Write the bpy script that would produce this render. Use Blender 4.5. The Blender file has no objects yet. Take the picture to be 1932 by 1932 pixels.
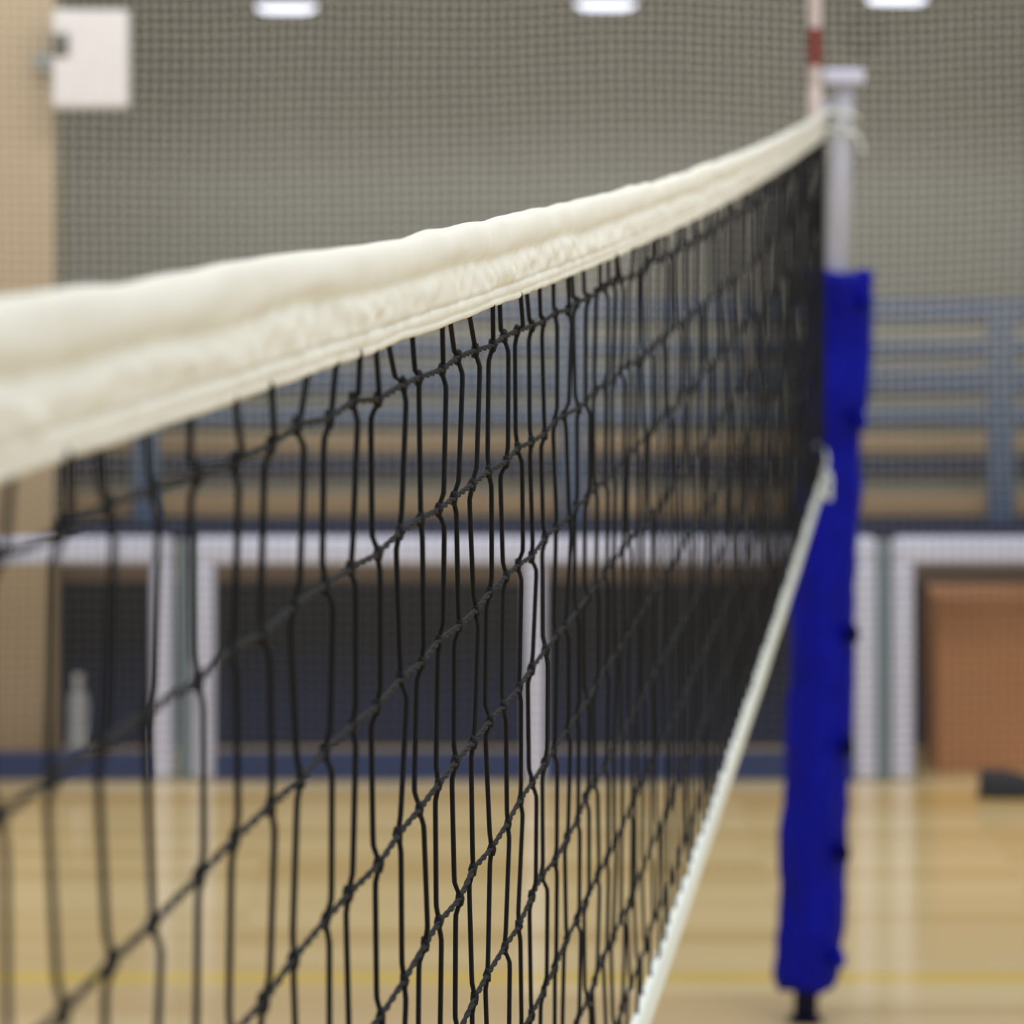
import bpy, bmesh, math, random
import numpy as np
from mathutils import Vector, noise, Matrix
random.seed(7)
S = bpy.context.scene
S.view_settings.view_transform = 'Standard'
F = 7400.0
HC = 2.515
TH = math.atan(858/7400)
U = Vector((math.sin(TH), math.cos(TH), 0)); N = Vector((math.cos(TH), -math.sin(TH), 0)); ZA = Vector((0,0,1))
D = 0.3765
def lin(c):
    return tuple((x/255/12.92 if x/255<=0.04045 else ((x/255+0.055)/1.055)**2.4) for x in c)+(1,)

# ---------- materials ----------
def mat(name, rgb, rough=0.6, metal=0, var=0.08, scale=20, bump=0.0, bscale=200, emis=None, estr=0, coords='Object', spec=0.5):
    m = bpy.data.materials.new(name); m.use_nodes = True
    nt = m.node_tree; b = nt.nodes['Principled BSDF']
    tc = nt.nodes.new('ShaderNodeTexCoord')
    nz = nt.nodes.new('ShaderNodeTexNoise'); nz.inputs['Scale'].default_value = scale; nz.inputs['Detail'].default_value = 4
    nt.links.new(tc.outputs[coords], nz.inputs['Vector'])
    mx = nt.nodes.new('ShaderNodeMix'); mx.data_type='RGBA'
    c = lin(rgb)
    mx.inputs['A'].default_value = tuple(x*(1-var) for x in c[:3])+(1,)
    mx.inputs['B'].default_value = tuple(min(1,x*(1+var)) for x in c[:3])+(1,)
    nt.links.new(nz.outputs['Fac'], mx.inputs['Factor'])
    nt.links.new(mx.outputs['Result'], b.inputs['Base Color'])
    b.inputs['Roughness'].default_value = rough; b.inputs['Metallic'].default_value = metal
    b.inputs['Specular IOR Level'].default_value = spec
    if bump>0:
        n2 = nt.nodes.new('ShaderNodeTexNoise'); n2.inputs['Scale'].default_value=bscale
        nt.links.new(tc.outputs[coords], n2.inputs['Vector'])
        bp = nt.nodes.new('ShaderNodeBump'); bp.inputs['Strength'].default_value=bump; bp.inputs['Distance'].default_value=0.001
        nt.links.new(n2.outputs['Fac'], bp.inputs['Height']); nt.links.new(bp.outputs['Normal'], b.inputs['Normal'])
    if emis:
        b.inputs['Emission Color'].default_value = lin(emis); b.inputs['Emission Strength'].default_value = estr
    return m

M_tape = mat('cream_canvas',(232,230,218),0.75,var=0.04,scale=30,bump=0.35,bscale=900,spec=.3)
M_tape2 = mat('white_canvas',(226,232,226),0.7,var=0.05,scale=30,bump=0.2)
M_cord = mat('black_cord',(12,13,17),0.7,var=0.3,scale=300,bump=0.6,bscale=1500,spec=.25)
M_blue = mat('blue_vinyl',(2,10,146),0.6,var=0.35,scale=9,bump=0.6,bscale=40,spec=.15)
M_navy = mat('dark_blue_vinyl',(2,4,70),0.7,spec=.1)
M_alu = mat('aluminium',(182,180,190),0.45,metal=0.15)
M_cap = mat('pale_plastic_cap',(215,215,238),0.4)
M_dark = mat('dark_steel',(16,18,48),0.6,spec=.2)
M_red = mat('red_band',(130,54,46),0.5)
M_white = mat('white_fibreglass',(214,200,196),0.5)
M_rail = mat('white_painted_tube',(224,226,250),0.45)
M_grey = mat('grey_green_steel',(126,142,148),0.5)
M_beige = mat('beige_paint',(176,154,124),0.8,var=0.04,scale=3)
M_body = mat('grey_bleacher_riser',(146,143,132),0.8)
M_tan = mat('tan_wood',(156,128,92),0.6)
M_slate = mat('slate_blue_paint',(52,78,112),0.6)
M_dkblue = mat('dark_blue_paint',(10,32,72),0.6,spec=.2)
M_brown = mat('brown_strip',(104,86,72),0.7)
M_kick = mat('blue_kickboard',(38,58,108),0.6)
M_crate = mat('orange_wood',(182,128,86),0.6,var=0.22,scale=4)
M_black = mat('black_rubber',(36,36,42),0.7)
M_spk = mat('dark_grille',(26,28,34),0.7)
M_box = mat('white_box',(226,222,224),0.5)
M_bottle = mat('white_plastic',(176,178,178),0.4)
M_lamp = mat('lamp_glow',(240,244,255),0.4,emis=(232,238,255),estr=2.2)
M_lampbody = mat('lamp_housing',(180,180,210),0.5)
M_ceil = mat('soffit_paint',(120,114,100),0.9)
M_edge_shade = mat('dark_edge_shade',(70,66,52),0.8)

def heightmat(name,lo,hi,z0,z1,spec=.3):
    # colour changes with height above the floor (netting thread darker towards the bottom, two-tone panel paint)
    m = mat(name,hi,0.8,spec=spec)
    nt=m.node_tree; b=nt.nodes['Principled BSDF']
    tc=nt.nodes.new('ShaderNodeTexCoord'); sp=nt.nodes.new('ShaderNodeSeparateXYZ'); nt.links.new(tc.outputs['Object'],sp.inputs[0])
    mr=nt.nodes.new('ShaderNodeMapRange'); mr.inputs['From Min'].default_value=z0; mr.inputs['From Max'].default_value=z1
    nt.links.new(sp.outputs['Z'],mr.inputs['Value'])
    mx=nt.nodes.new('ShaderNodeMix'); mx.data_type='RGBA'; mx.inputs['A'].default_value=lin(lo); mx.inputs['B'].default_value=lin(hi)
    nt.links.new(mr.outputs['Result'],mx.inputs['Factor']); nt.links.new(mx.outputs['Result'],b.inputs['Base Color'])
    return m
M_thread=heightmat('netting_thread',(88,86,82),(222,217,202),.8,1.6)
M_under=heightmat('dark_panel',(44,52,78),(38,40,46),.12,.40,.15)

def wallmat():
    m = bpy.data.materials.new('ribbed_grey_wall'); m.use_nodes=True
    nt=m.node_tree; b=nt.nodes['Principled BSDF']
    tc=nt.nodes.new('ShaderNodeTexCoord'); w=nt.nodes.new('ShaderNodeTexWave')
    w.wave_type='BANDS'; w.bands_direction='Z'; w.inputs['Scale'].default_value=5.2; w.inputs['Distortion'].default_value=0.15
    nt.links.new(tc.outputs['Object'],w.inputs['Vector'])
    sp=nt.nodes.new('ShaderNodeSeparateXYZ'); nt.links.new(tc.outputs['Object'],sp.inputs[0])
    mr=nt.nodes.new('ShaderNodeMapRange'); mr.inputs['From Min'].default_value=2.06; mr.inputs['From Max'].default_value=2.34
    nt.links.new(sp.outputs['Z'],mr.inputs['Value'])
    tone=nt.nodes.new('ShaderNodeMix'); tone.data_type='RGBA'; tone.inputs['A'].default_value=lin((124,123,117)); tone.inputs['B'].default_value=lin((104,100,90))  # darker upper tone: soffit shade put into the wall colour
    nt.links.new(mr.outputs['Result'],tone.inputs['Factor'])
    mx=nt.nodes.new('ShaderNodeMix'); mx.data_type='RGBA'; mx.blend_type='MULTIPLY'
    mx.inputs['B'].default_value=(.86,.86,.86,1)
    nt.links.new(w.outputs['Fac'],mx.inputs['Factor']); nt.links.new(tone.outputs['Result'],mx.inputs['A']); nt.links.new(mx.outputs['Result'],b.inputs['Base Color'])
    b.inputs['Roughness'].default_value=0.8
    bp=nt.nodes.new('ShaderNodeBump'); bp.inputs['Distance'].default_value=0.004; bp.inputs['Strength'].default_value=0.3
    nt.links.new(w.outputs['Fac'],bp.inputs['Height']); nt.links.new(bp.outputs['Normal'],b.inputs['Normal'])
    return m
def floormat():
    m = bpy.data.materials.new('maple_floor'); m.use_nodes=True
    nt=m.node_tree; b=nt.nodes['Principled BSDF']; L=nt.links
    tc=nt.nodes.new('ShaderNodeTexCoord'); br=nt.nodes.new('ShaderNodeTexBrick')
    L.new(tc.outputs['Object'],br.inputs['Vector'])
    br.inputs['Scale'].default_value=1.0; br.inputs['Brick Width'].default_value=1.6; br.inputs['Row Height'].default_value=0.13
    br.inputs['Mortar Size'].default_value=0.002
    br.inputs['Color1'].default_value=lin((234,210,158)); br.inputs['Color2'].default_value=lin((212,182,124)); br.inputs['Mortar'].default_value=lin((186,154,104))
    sep=nt.nodes.new('ShaderNodeSeparateXYZ'); L.new(tc.outputs['Object'],sep.inputs[0])
    col=br.outputs['Color']
    for yc,w,rgb in ((10.98,0.06,(232,200,96)),(13.72,0.07,(205,168,90))):
        cp=nt.nodes.new('ShaderNodeMath'); cp.operation='COMPARE'; cp.inputs[1].default_value=yc; cp.inputs[2].default_value=w
        L.new(sep.outputs['Y'],cp.inputs[0])
        mx=nt.nodes.new('ShaderNodeMix'); mx.data_type='RGBA'; L.new(cp.outputs[0],mx.inputs['Factor']); L.new(col,mx.inputs['A']); mx.inputs['B'].default_value=lin(rgb)
        col=mx.outputs['Result']
    L.new(col,b.inputs['Base Color']); b.inputs['Roughness'].default_value=0.13; b.inputs['Specular IOR Level'].default_value=0.8
    nz=nt.nodes.new('ShaderNodeTexNoise'); nz.inputs['Scale'].default_value=2.5; L.new(tc.outputs['Object'],nz.inputs['Vector'])
    bp=nt.nodes.new('ShaderNodeBump'); bp.inputs['Strength'].default_value=0.05; bp.inputs['Distance'].default_value=0.01
    L.new(nz.outputs['Fac'],bp.inputs['Height']); L.new(bp.outputs['Normal'],b.inputs['Normal'])
    return m
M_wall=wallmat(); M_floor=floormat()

# ---------- helpers ----------
def link(o,parent=None):
    S.collection.objects.link(o)
    if parent: o.parent=parent
    return o
def mesh_obj(name,verts,faces,mats,parent=None,smooth=True,midx=None):
    me=bpy.data.meshes.new(name); me.from_pydata([tuple(v) for v in verts],[],faces); 
    for m in (mats if isinstance(mats,(list,tuple)) else [mats]): me.materials.append(m)
    if smooth: me.polygons.foreach_set('use_smooth',[True]*len(faces))
    if midx: me.polygons.foreach_set('material_index',midx)
    me.update()
    return link(bpy.data.objects.new(name,me),parent)
def box(name,x0,x1,y0,y1,z0,z1,m,parent=None,bev=0.006):
    bm=bmesh.new(); bmesh.ops.create_cube(bm,size=1)
    for v in bm.verts:
        v.co=Vector(((x0+x1)/2+v.co.x*(x1-x0),(y0+y1)/2+v.co.y*(y1-y0),(z0+z1)/2+v.co.z*(z1-z0)))
    if bev>0: bmesh.ops.bevel(bm,geom=bm.edges[:],offset=bev,segments=2,affect='EDGES',profile=0.5)
    me=bpy.data.meshes.new(name); bm.to_mesh(me); bm.free(); me.materials.append(m)
    return link(bpy.data.objects.new(name,me),parent)
def empty(name,loc,label,cat):
    o=bpy.data.objects.new(name,None); o.empty_display_size=0.05; o.location=(0,0,0); link(o)
    tag(o,label,cat); return o
def tag(o,label,cat,group=None):
    o['label']=label; o['category']=cat
    if group: o['group']=group
def struct(o,label=None):
    o['kind']='structure'
    if label: o['label']=label; o['category']=o.name.split('_')[0]
class Acc:
    def __init__(s): s.v=[]; s.f=[]
    def tube(s,pts,r,sides,A,B,cap=True):
        base=len(s.v); n=len(pts)
        for i,p in enumerate(pts):
            rr=r[i] if isinstance(r,(list,tuple)) else r
            for k in range(sides):
                a=2*math.pi*k/sides
                s.v.append(p+A*(rr*math.cos(a))+B*(rr*math.sin(a)))
        for i in range(n-1):
            for k in range(sides):
                k2=(k+1)%sides
                s.f.append((base+i*sides+k,base+i*sides+k2,base+(i+1)*sides+k2,base+(i+1)*sides+k))
        if cap:
            s.f.append(tuple(base+k for k in range(sides))[::-1]); s.f.append(tuple(base+(n-1)*sides+k for k in range(sides)))
    def freetube(s,pts,r,sides=8):
        base=len(s.v); n=len(pts); pa=None
        for i,p in enumerate(pts):
            t=(pts[min(i+1,n-1)]-pts[max(i-1,0)]).normalized()
            if pa is None:
                pa=t.cross(Vector((0.3,0.5,0.8))).normalized()
            pa=(pa-t*pa.dot(t)).normalized(); pb=t.cross(pa)
            for k in range(sides):
                a=2*math.pi*k/sides; s.v.append(p+pa*(r*math.cos(a))+pb*(r*math.sin(a)))
        for i in range(n-1):
            for k in range(sides):
                k2=(k+1)%sides
                s.f.append((base+i*sides+k,base+i*sides+k2,base+(i+1)*sides+k2,base+(i+1)*sides+k))
        s.f.append(tuple(base+k for k in range(sides))[::-1]); s.f.append(tuple(base+(n-1)*sides+k for k in range(sides)))
    def blob(s,c,ra,rb,rc,jit=0.2):
        base=len(s.v); seg=7; rings=3
        s.v.append(c+ZA*rc)
        for j in range(rings):
            ph=math.pi*(j+1)/(rings+1)
            for k in range(seg):
                a=2*math.pi*k/seg; q=1+random.uniform(-jit,jit)
                s.v.append(c+(U*(ra*math.cos(a)*math.sin(ph))+N*(rb*math.sin(a)*math.sin(ph))+ZA*(rc*math.cos(ph)))*q)
        s.v.append(c-ZA*rc); last=len(s.v)-1
        for k in range(seg):
            k2=(k+1)%seg
            s.f.append((base,base+1+k,base+1+k2))
            for j in range(rings-1):
                s.f.append((base+1+j*seg+k,base+1+(j+1)*seg+k,base+1+(j+1)*seg+k2,base+1+j*seg+k2))
            s.f.append((last,base+1+(rings-1)*seg+k2,base+1+(rings-1)*seg+k))

# ---------- the volleyball net ----------
ts=[.8,1.5,2.25,3.4,5,6.6,8.5,10.4]; dr=[.072,.086,.099,.115,.123,.121,.108,.084]
pf=np.polyfit(ts,dr,4)
def top(t): return HC-float(np.polyval(pf,t))
T0,T1=0.86,10.33
def NP(t,p=0.0,h=0.0): 
    v=U*t-N*D+N*p; v.z=top(t)-h; return v
net=empty('volleyball_net',(0,0,0),'black square-mesh volleyball net with cream top band stretched to a post','volleyball net')

acc=Acc()
NR=10
cols=[T0+0.03+0.1*i for i in range(int((T1-T0-0.03)/0.1)+1)]
kn={}
for i,t in enumerate(cols):
    for j in range(1,NR):
        kn[i,j]=(t+random.uniform(-.010,.010)+0.012*(j%2),random.uniform(-.0015,.0015),0.1*j+random.uniform(-.003,.003))
    kn[i,0]=(t+random.uniform(-.025,.025),0.001,0.062)
    kn[i,NR]=(t,0.0,0.955)
for i,t in enumerate(cols):
    for j in range(0,NR):
        a=kn[i,j]; b=kn[i,j+1]
        sg=1 if ((j+i//2)%2==1) else -0.7
        if j==0: sg=random.choice((-1.4,1.4,1))
        q_=max(.45,1-max(0,t-4)/4)
        m0=q_*(0.0030*sg*(1.0 if random.random()<.75 else -1)+random.uniform(-.0016,.0016)); m1=m0*.6+q_*random.uniform(-.0016,.0016)
        pts=[]
        ss=(0,.04,.08,.12,.18,.3,.5,.7,.82,.88,.92,.96,1) if t<6 else (0,.15,.5,.85,1)
        for s in ss:
            w=min(1,min(s,1-s)/0.14); w=w*w*(3-2*w)
            p=(a[1]*(1-s)+b[1]*s)*(1-w)+(m0*(1-s)+m1*s)*w
            q=a[0]*(1-s)+b[0]*s
            pts.append(NP(q,p,a[2]*(1-s)+b[2]*s))
        acc.tube(pts,0.0019+0.0007*min(1,max(0,(t-3)/5)),8 if t<5 else 5,U,N)
for j in range(1,NR):
    keys=[kn[i,j] for i in range(len(cols))]
    kt=[k[0] for k in keys]; kp=[k[1] for k in keys]; kh=[k[2] for k in keys]
    def row(t):
        return float(np.interp(t,kt,kp)),float(np.interp(t,kt,kh))
    tt=np.arange(T0,5.0,0.003)
    for ph in (0,math.pi):
        pts=[]
        for t in tt:
            p,h=row(t); a=2*math.pi*t/0.05+ph
            pts.append(NP(t,p+0.0010*math.cos(a),h+0.0010*math.sin(a)))
        acc.tube(pts,0.0014,6,N,ZA)
    pts=[]
    for t in np.arange(5.0,T1,0.03):
        p,h=row(t); pts.append(NP(t,p,h))
    acc.tube(pts,0.0026,5,N,ZA)
    for i in range(len(cols)):
        k=kn[i,j]; acc.blob(NP(*k),0.0056,0.0036,0.0064)
mesh_obj('netting',acc.v,acc.f,M_cord,net)

# top band
prof=[(-.003,.070),(-.005,.050),(-.006,.030),(-.0075,.014),(-.006,.005),(-.003,.001),(0,0),(.003,.0006),(.0058,.003),(.008,.007),(.0093,.012),(.0096,.017),(.0088,.022),(.0068,.0265),(.0048,.0295),(.0046,.032),(.0058,.035),(.0068,.039),(.0072,.043),(.007,.047),(.0066,.051),(.0062,.054),(.0044,.0555),(.0058,.057),(.0058,.060),(.0056,.0625),(.0042,.064),(.0052,.0655),(.005,.068),(.0035,.070)]
tl=[]; t=T0
while t<T1:
    tl.append(t); t+=0.004 if t<4.5 else 0.012
tl.append(T1)
V=[];Fc=[]
n=len(prof)
for t in tl:
    rollz=noise.noise(Vector((t*2.2,3.1,0)))*0.004+noise.noise(Vector((t*9,7.1,0)))*0.0018
    crease=noise.noise(Vector((t*3,11,0)))*0.005
    lower=noise.noise(Vector((t*6,21,0)))*0.002
    for k,(p,h) in enumerate(prof):
        hh=h
        if h<.03: hh=h-rollz*(1-h/.03)
        if .02<h<.045: hh+=crease
        if h>.06: hh+=lower
        pp=p
        if h>.026 and k>6:
            w=min(1,(h-.026)/.01)
            amp=1.0+0.9*noise.noise(Vector((t*1.3,5,2)))
            ridge=1-abs(noise.noise(Vector((t*15+h*25,h*25,1))))*2.6
            pp+=w*(1-max(0,min(1,(h-.050)/.012))*.65)*amp*(0.0026*ridge-0.0014+0.0032*noise.noise(Vector((t*9,h*45,9)))+.0026*noise.noise(Vector((t*26-h*40,h*70,5))))
        elif k>6:
            pp+=0.0022*noise.noise(Vector((t*9,h*40,4)))+0.0006*noise.noise(Vector((t*30,h*30,4)))
        V.append(NP(t,pp,hh))
for i in range(len(tl)-1):
    for k in range(n):
        k2=(k+1)%n
        Fc.append((i*n+k,(i+1)*n+k,(i+1)*n+k2,i*n+k2))
Fc.append(tuple(range(n))); Fc.append(tuple((len(tl)-1)*n+k for k in range(n))[::-1])
o=mesh_obj('top_band',V,Fc,M_tape,net); o['label']='wrinkled cream canvas top band'
# bottom band
V=[];Fc=[]
prof2=[(-.003,.945),(-.004,.96),(-.004,.985),(-.002,.997),(.002,.998),(.0045,.985),(.0045,.96),(.003,.945)]
n=len(prof2); tl=list(np.arange(T0,T1+.001,.02))
for t in tl:
    dz=noise.noise(Vector((t*1.5,8,1)))*0.002
    for k,(p,h) in enumerate(prof2): V.append(NP(t,p+noise.noise(Vector((t*2,h*20,3)))*.0012,h+dz+0.008*math.sin(math.pi*(t-T0)/(T1-T0))))
for i in range(len(tl)-1):
    for k in range(n):
        k2=(k+1)%n; Fc.append((i*n+k,(i+1)*n+k,(i+1)*n+k2,i*n+k2))
Fc.append(tuple(range(n))); Fc.append(tuple((len(tl)-1)*n+k for k in range(n))[::-1])
o=mesh_obj('bottom_band',V,Fc,M_tape2,net); o['label']='white canvas bottom band'
acc=Acc(); acc.tube([NP(T1,0.0,h) for h in np.linspace(0.06,0.96,20)],[.008]*20,8,U*2,N*.9)
mesh_obj('side_band',acc.v,acc.f,M_cord,net)

# ---------- post ----------
post=empty('net_post',(0,0,0),'grey aluminium net post wrapped in a blue protective pad','net post')
YP=10.47
def PX(u,Y): return (u-966)/F*Y
def PZ(v,Y): return HC-(v-150)/F*Y
ptop=Vector((PX(1594,YP),YP,PZ(138,YP))); pbot=Vector((PX(1519,YP),YP,0.0))
def pp(z): 
    s=z/ptop.z; return pbot.lerp(ptop,s)
def poletube(name,z0,z1,r,m,parent,steps=6,sides=24):
    a=Acc(); a.tube([pp(z) for z in np.linspace(z0,z1,steps)],r,sides,Vector((1,0,0)),Vector((0,1,0))); 
    return mesh_obj(name,a.v,a.f,m,parent)
poletube('pole',0.4,ptop.z,0.029,M_alu,post)
poletube('lower_pole',0.0,0.42,0.032,M_dark,post)['label']='dark lower pole'
a=Acc(); a.tube([Vector((pbot.x,YP,z)) for z in (0,0.006,0.012)],[.048,.048,.042],32,Vector((1,0,0)),Vector((0,1,0)))
mesh_obj('floor_collar',a.v,a.f,M_dark,post)
c=pp(ptop.z)
box('post_cap',c.x-.058,c.x+.05,YP-.045,YP+.045,c.z-.03,c.z+.012,M_cap,post,bev=0.01)['label']='pale cap on the post'
a=Acc(); pc=pp(2.43); a.tube([pc+Vector((-.045,dy,0)) for dy in (-.012,-.006,.006,.012)],[.03,.024,.024,.03],20,Vector((1,0,0)),Vector((0,0,1)))
mesh_obj('pulley',a.v,a.f,M_alu,post)
# pad
zt=PZ(512,YP); zb=PZ(1860,YP)
V=[];Fc=[];seg=48;st=110
for i in range(st+1):
    z=zb+(zt-zb)*i/st; c=pp(z); s=i/st
    for k in range(seg):
        a=2*math.pi*k/seg
        r=0.082+0.004*math.cos(4*a+.4)
        r+=0.012*noise.noise(Vector((math.cos(a)*1.3,math.sin(a)*1.3,z*5)))+0.006*noise.noise(Vector((math.cos(a)*3,math.sin(a)*3,z*18)))
        if s<.005 or s>.995: r-=0.008
        ox=0
        if s>.80: ox=.006
        if .70<s<.80: r-=.010*math.sin((s-.70)/.10*math.pi)
        if s>.95: r+=.006
        fl=max(0,1-abs((a-0.15))/0.25) if a<math.pi else 0
        r+=0.010*fl
        V.append(c+Vector((math.cos(a)*r+ox,math.sin(a)*r,0.025*noise.noise(Vector((math.cos(a)*2,math.sin(a)*2,9)))*max(0,(s-.97)/.03,(.03-s)/.03))))
for i in range(st):
    for k in range(seg):
        k2=(k+1)%seg; Fc.append((i*seg+k,i*seg+k2,(i+1)*seg+k2,(i+1)*seg+k))
Fc.append(tuple(range(seg))[::-1]); Fc.append(tuple(st*seg+k for k in range(seg)))
pad=mesh_obj('pad',V,Fc,M_blue,post); pad['label']='blue vinyl pad'
for v in (565,790,1190,1400,1600,1800):
    z=PZ(v,YP); c=pp(z)
    box('pad_strap',c.x+.062,c.x+(.092 if v<900 else .094),YP-.085,YP+.02,z-.02,z+.02,M_navy if 900<v<1700 else M_blue,pad,bev=0.009)
box('pad_strap',pp(zt).x-.098,pp(zt).x-.05,YP-.05,YP+.05,zt-.07,zt+.004,M_blue,pad,bev=0.01)

# cords tying net to post
def curve(pts,n=12):
    out=[]
    P=[pts[0]]+pts+[pts[-1]]
    for i in range(1,len(P)-2):
        for k in range(n):
            s=k/n
            out.append(0.5*((2*P[i])+(-P[i-1]+P[i+1])*s+(2*P[i-1]-5*P[i]+4*P[i+1]-P[i+2])*s*s+(-P[i-1]+3*P[i]-3*P[i+1]+P[i+2])*s**3))
    out.append(pts[-1]); return out
def cord(pts,r,smooth=True):
    rp=Acc(); rp.freetube(curve(pts) if smooth else pts,r,8)
    o=mesh_obj('tension_cord',rp.v,rp.f,M_tape2,net); o['label']='pale cord tied to the post'
e=NP(T1,0,.01); q=pp(2.43)
cord([NP(T1-.05,0,.012),e,q+Vector((-.03,-.03,.0)),q+Vector((.02,-.032,-.01)),q+Vector((.035,0,-.02))],.007)
cord([q+Vector((-.03,-.032,-.03)),q+Vector((.0,-.036,-.04)),q+Vector((.03,-.03,-.06)),q+Vector((.045,-.035,-.09)),q+Vector((.05,-.035,-.11))],.004)
cord([NP(T1-.05,0,.04),NP(T1,0,.045),q+Vector((-.03,-.03,-.05)),q+Vector((.02,-.032,-.06)),q+Vector((.035,0,-.06))],.006)
e=NP(T1-.02,0.004,.97); q=pp(e.z)
cord([e,e+Vector((.01,-.01,.02)),q+Vector((-.06,-.085,.05)),q+Vector((-.03,-.095,.09)),q+Vector((-.01,-.098,.05)),q+Vector((-.03,-.096,.0)),q+Vector((-.065,-.08,-.03))],.004)
for k in range(2):
    cord([e+Vector((.018*math.cos(x+k*.9),-.012+.008*k,.035*math.sin(x)-.01*k)) for x in np.linspace(0,2*math.pi,14)],.004,False)

# antenna
ta=(10.16-.0434)/.9933
V=[];Fc=[];mi=[];nb=NP(ta,-.014,.075)
base=Vector((nb.x,nb.y,nb.z))
red0=PZ(125,10.16)
levels=[base.z]+[red0+.1*k for k in range(0,8)]
levels.append(base.z+.87); levels=sorted(set(levels))
sides=14
for l in levels:
    for s_ in range(sides):
        a=2*math.pi*s_/sides; V.append(Vector((base.x+.0165*math.cos(a),base.y+.0165*math.sin(a),l)))
for i in range(len(levels)-1):
    mid=(levels[i]+levels[i+1])/2; isred=mid>red0 and int(math.floor((mid-red0)/.1))%2==0
    for s_ in range(sides):
        s2=(s_+1)%sides; Fc.append((i*sides+s_,i*sides+s2,(i+1)*sides+s2,(i+1)*sides+s_)); mi.append(1 if isred else 0)
Fc.append(tuple(range(sides))[::-1]); Fc.append(tuple((len(levels)-1)*sides+s_ for s_ in range(sides))); mi+= [0,0]
ant=mesh_obj('net_antenna',V,Fc,[M_white,M_red],None,midx=mi); tag(ant,'red and white striped antenna rod on the net edge','antenna')
a=Acc(); a.tube([Vector((base.x,base.y,top(ta)-h)) for h in (.07,.065,-.06,-.065)],[.017,.0195,.0195,.017],14,Vector((1,0,0)),Vector((0,1,0)))
mesh_obj('antenna_clamp',a.v,a.f,M_white,ant)

# ---------- setting ----------
o=box('floor',-7,7,-2,17.6,-.1,0,M_floor,None,bev=0); struct(o,'pale varnished maple gym floor with yellow court lines')
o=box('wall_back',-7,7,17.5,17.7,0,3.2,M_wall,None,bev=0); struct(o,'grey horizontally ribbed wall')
xe=PX(103,14.6)
o=box('wall_left',-7,xe,14.6,14.74,0,3.2,M_beige,None,bev=0); struct(o,'beige painted wall')
o=box('trim_shade',xe,xe+.03,14.61,14.74,.9,3.2,M_edge_shade,None,bev=0); struct(o,'dark strip painted as the shadow line beside the beige wall')  # added dark strip, stands in for the shadow line at the wall end
o=box('ceiling',-7,7,15.6,17.5,3.0,3.2,M_ceil,None,bev=0); struct(o,'low dull soffit above the seating')

# bleacher
bl=empty('bleacher',(0,0,0),'tiered gym bleacher with tan boards and slate blue rails','bleacher')
XL=-5.0; XR=5.0
planks=[(14.78,.79,.838,M_dkblue,.22),(15.0,.845,.915,M_tan,.22),(15.25,.972,1.042,M_dkblue,.12),(15.4,1.047,1.10,M_tan,.3),(15.75,1.125,1.18,M_slate,.25),(16.05,1.23,1.305,M_slate,.25),(16.35,1.36,1.415,M_slate,.25),(16.65,1.485,1.575,M_slate,.3)]
pr=[(14.82,0)]
for i,(y,z0,z1,m,dp) in enumerate(planks):
    pr.append((y+.04,z0)); 
    if i<len(planks)-1: pr.append((planks[i+1][0]+.04,z0))
pr.append((17.4,1.485)); pr.append((17.4,0))
V=[Vector((x,y,z)) for x in (XL,XR) for y,z in pr]; n=len(pr)
Fc=[(k,(k+1)%n,n+(k+1)%n,n+k) for k in range(n)]+[tuple(range(n))[::-1],tuple(range(n,2*n))]
o=mesh_obj('stepped_body',V,Fc,M_body,bl,smooth=False)
for y,z0,z1,m,dp in planks: box('bench_board',XL,XR,y,y+dp,z0,z1,m,bl)
box('front_panel',XL,XR,14.79,14.82,.0,.62,M_under,bl)
box('front_trim',XL,XR,14.785,14.82,.62,.785,M_brown,bl)
for u in (275,1080,1888,2690):
    x=PX(u,14.95); box('upright',x-.05,x+.05,14.92,14.97,.83,PZ(575,14.95),M_slate,bl)
for v in (590,700,790):
    box('hand_rail',XL,XR,14.925,14.965,PZ(v,14.95)-.012,PZ(v,14.95)+.012,M_slate,bl)

# barriers
W=1247/F*14.1
def barrier(x0,kick=True):
    b=empty('barrier_frame',(0,0,0),'white tubular barrier frame standing before the bleacher','barrier')
    r=.038
    box('top_rail',x0-r,x0+W+r,14.06,14.12,.775,.872,M_rail,b,bev=.02)
    for k in range(3):
        x=x0+W*k/2; box('upright',x-r,x+r,14.06,14.12,0.0,.78,M_rail,b,bev=.02)
    if kick: box('kick_board',x0+r,x0+W-r,14.075,14.105,.0,.10,M_kick,b,bev=.005)
    b['group']='white barrier frames'
    return b
x0=PX(385,14.1)
barrier(x0); barrier(PX(1703,14.1),False); barrier(PX(307,14.1)-W)
for u in (350,1667):
    x=PX(u,14.1); p=box('connecting_post',x-.028,x+.028,14.08,14.12,0,.86,M_grey,None,bev=.01); tag(p,'grey green steel post between barrier frames','post','connecting posts')

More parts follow.
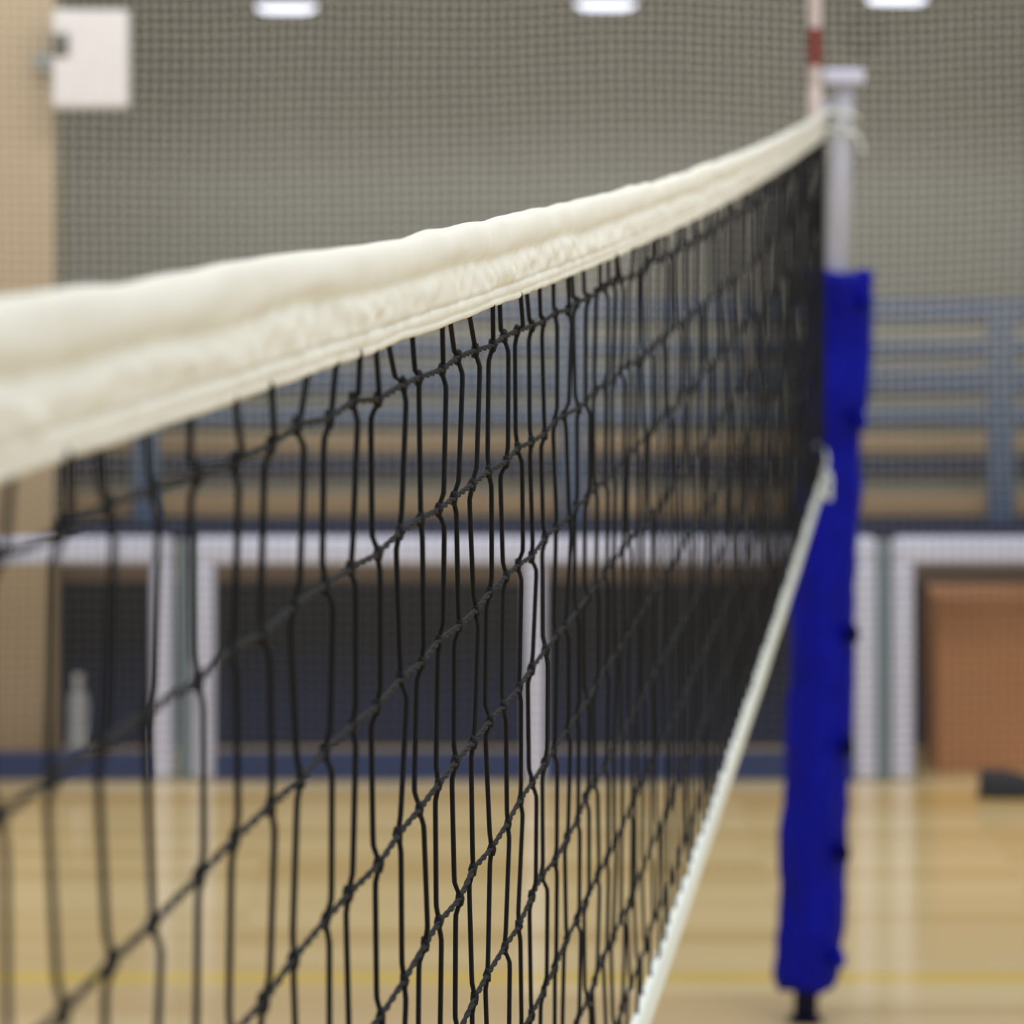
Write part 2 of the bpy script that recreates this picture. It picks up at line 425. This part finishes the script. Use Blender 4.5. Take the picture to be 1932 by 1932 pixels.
# safety netting curtain
acc=Acc(); P=.0345; YC=13.9
xs=np.arange(-2.6,2.6,P); zs=np.arange(.04,3.7,P)
def cv(x,z):
    dx=.020*noise.noise(Vector((x*1.5,z*1.2,0)))+.003*noise.noise(Vector((x*6,z*5,2)))
    dz=.030*noise.noise(Vector((x*1.2,z*1.1,5)))+.004*noise.noise(Vector((x*6,z*4,8)))
    dy=.05*math.sin(x*4+math.sin(z))+.03*noise.noise(Vector((x*2,z,1)))
    return Vector((x+dx,YC+dy,z+dz*min(1,z)))
for x in xs: acc.tube([cv(x,z) for z in np.arange(.04,3.7,.1)],.0017,4,Vector((1,0,0)),Vector((0,1,0)),cap=False)
for z in zs: acc.tube([cv(x,z) for x in np.arange(-2.6,2.61,.1)],.0017,4,Vector((0,0,1)),Vector((0,1,0)),cap=False)
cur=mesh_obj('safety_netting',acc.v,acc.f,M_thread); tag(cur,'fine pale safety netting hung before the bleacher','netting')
rl=Acc(); rl.tube([Vector((x,YC,3.72)) for x in (-2.7,2.7)],.02,12,Vector((0,1,0)),Vector((0,0,1)))
mesh_obj('netting_rail',rl.v,rl.f,M_alu,cur)

def area(name,loc,rot,sx,sy,p,col):
    l=bpy.data.lights.new(name,'AREA'); l.shape='RECTANGLE'; l.size=sx; l.size_y=sy; l.energy=p; l.color=col
    o=bpy.data.objects.new(name,l); o.location=loc; o.rotation_euler=rot; link(o)
# ceiling lamps
for u,v in ((540,24),(1142,18),(1692,8)):
    Y=16.4; x=PX(u,Y); zb_=PZ(v,Y)
    l=empty('ceiling_lamp',(0,0,0),'round glowing lamp mounted under the soffit','lamp'); l['group']='ceiling lamps'
    a=Acc(); a.tube([Vector((x,Y,z)) for z in (zb_+.03,zb_+.04,3.0)],[.13,.14,.12],28,Vector((1,0,0)),Vector((0,1,0))); mesh_obj('housing',a.v,a.f,M_lampbody,l)
    a=Acc(); a.tube([Vector((x,Y,z)) for z in (zb_,zb_+.012,zb_+.045)],[.09,.122,.128],28,Vector((1,0,0)),Vector((0,1,0))); mesh_obj('diffuser',a.v,a.f,M_lamp,l)
    area('soffit_light',(x,Y,zb_-.02),(0,0,0),.2,.2,6,(.95,.97,1))

# wall box, bracketed to the end of the beige wall
Yb=14.42
wb=box('wall_box',PX(98,Yb),PX(240,Yb),Yb,Yb+.1,PZ(203,Yb),PZ(18,Yb),M_box,None,bev=.012); tag(wb,'white metal box bracketed to the beige wall end','wall box')
box('latch',PX(100,Yb),PX(130,Yb),Yb-.02,Yb+.01,PZ(104,Yb),PZ(64,Yb),M_black,wb,bev=.004)
box('bracket',PX(60,Yb),PX(160,Yb),Yb+.095,14.605,PZ(130,Yb),PZ(100,Yb),M_grey,wb,bev=.004)
a=Acc(); xs_=PX(1632,17.4); z_=PZ(65,17.4)
a.tube([Vector((xs_,y,z_)) for y in (17.5,17.42,17.40)],[.09,.10,.09],28,Vector((1,0,0)),Vector((0,0,1)))
sp=mesh_obj('wall_speaker',a.v,a.f,M_spk); tag(sp,'small round dark speaker on the ribbed wall','speaker')
a=Acc(); a.tube([Vector((xs_,y,z_)) for y in (17.4,17.392,17.38)],[.045,.04,.01],20,Vector((1,0,0)),Vector((0,0,1)))
mesh_obj('speaker_cone',a.v,a.f,M_black,sp)

# vault box
vx0=PX(1760,14.35); vx1=vx0+.95
vb=empty('vault_box',(0,0,0),'orange brown wooden gym vault box behind the barrier','vault box')
box('section',vx0,vx1,14.25,14.62,0,.58,M_crate,vb,bev=.006)
box('padded_top',vx0,vx1,14.25,14.62,.58,.635,M_crate,vb,bev=.006)
# shoe
def shoe(x,y,rot):
    V=[];Fc=[];n=18;st=14
    for i in range(st):
        s=i/(st-1); L=-.14+.28*s
        w=.045*math.sin(math.pi*min(1,max(0.04,s*.93+.05)))**.45*(0.85+.2*s)
        h=.08-.045*max(0,(s-.3)/.7)**.8
        if s>.93: h*=.75
        for k in range(n):
            a=2*math.pi*k/n; zz=max(0,math.sin(a))*h+.02 if math.sin(a)>0 else .012
            V.append(Vector((L,math.cos(a)*w,zz)))
    for i in range(st-1):
        for k in range(n):
            k2=(k+1)%n; Fc.append((i*n+k,(i+1)*n+k,(i+1)*n+k2,i*n+k2))
    Fc.append(tuple(range(n))); Fc.append(tuple((st-1)*n+k for k in range(n))[::-1])
    V=[Vector((x,y,0))+Matrix.Rotation(rot,3,'Z')@v for v in V]
    o=mesh_obj('shoe',V,Fc,M_black); tag(o,'dark gym shoe lying on the wooden floor','shoe')
    V=[];
    for l in (0,.02):
        for k in range(28):
            a=2*math.pi*k/28; V.append(Vector((x,y,0))+Matrix.Rotation(rot,3,'Z')@Vector((.15*math.cos(a),.048*math.sin(a)*(1+.15*math.cos(a)),l)))
    Fc=[(k,(k+1)%28,28+(k+1)%28,28+k) for k in range(28)]+[tuple(range(28))[::-1],tuple(range(28,56))]
    mesh_obj('sole',V,Fc,M_spk,o)
shoe(PX(1925,13.7),13.75,.15)
# bottle
a=Acc(); bx=PX(148,14.4); a.tube([Vector((bx,14.4,z)) for z in (0,.01,.12,.13,.22,.26,.28,.30)],[.034,.038,.038,.034,.038,.03,.016,.014],24,Vector((1,0,0)),Vector((0,1,0)))
bt=mesh_obj('water_bottle',a.v,a.f,M_bottle); tag(bt,'pale plastic water bottle standing by the beige wall','bottle')
a=Acc(); a.tube([Vector((bx,14.4,z)) for z in (.30,.302,.328,.33)],[.015,.018,.018,.015],20,Vector((1,0,0)),Vector((0,1,0)))
mesh_obj('bottle_cap',a.v,a.f,M_box,bt)

# ---------- light ----------
w=bpy.data.worlds.new('World'); S.world=w; w.use_nodes=True
w.node_tree.nodes['Background'].inputs[0].default_value=(0.91,0.96,1.0,1); w.node_tree.nodes['Background'].inputs[1].default_value=0.46
area('hall_light',(1,6,7),(0,0,0),9,10,450,(1,.99,.975))
area('hall_light_side',(5,3,5),(0,math.radians(55),0),5,6,130,(1,.99,.98))
area('added_wall_fill',(0,12,4.4),(math.radians(68),0,0),6,.8,118,(1,.99,.98))  # added lamp without a visible fixture, brightens the back wall and wall box

cam=bpy.data.cameras.new('camera'); co=bpy.data.objects.new('camera',cam); link(co)
co.location=(0,0,HC); co.rotation_euler=(math.radians(90),0,0)
cam.sensor_width=36; cam.lens=F/1932*36; cam.shift_y=-816/1932
cam.clip_end=100
cam.dof.use_dof=True; cam.dof.focus_distance=3.03; cam.dof.aperture_fstop=(F/1932*.036)/0.0164
S.camera=co
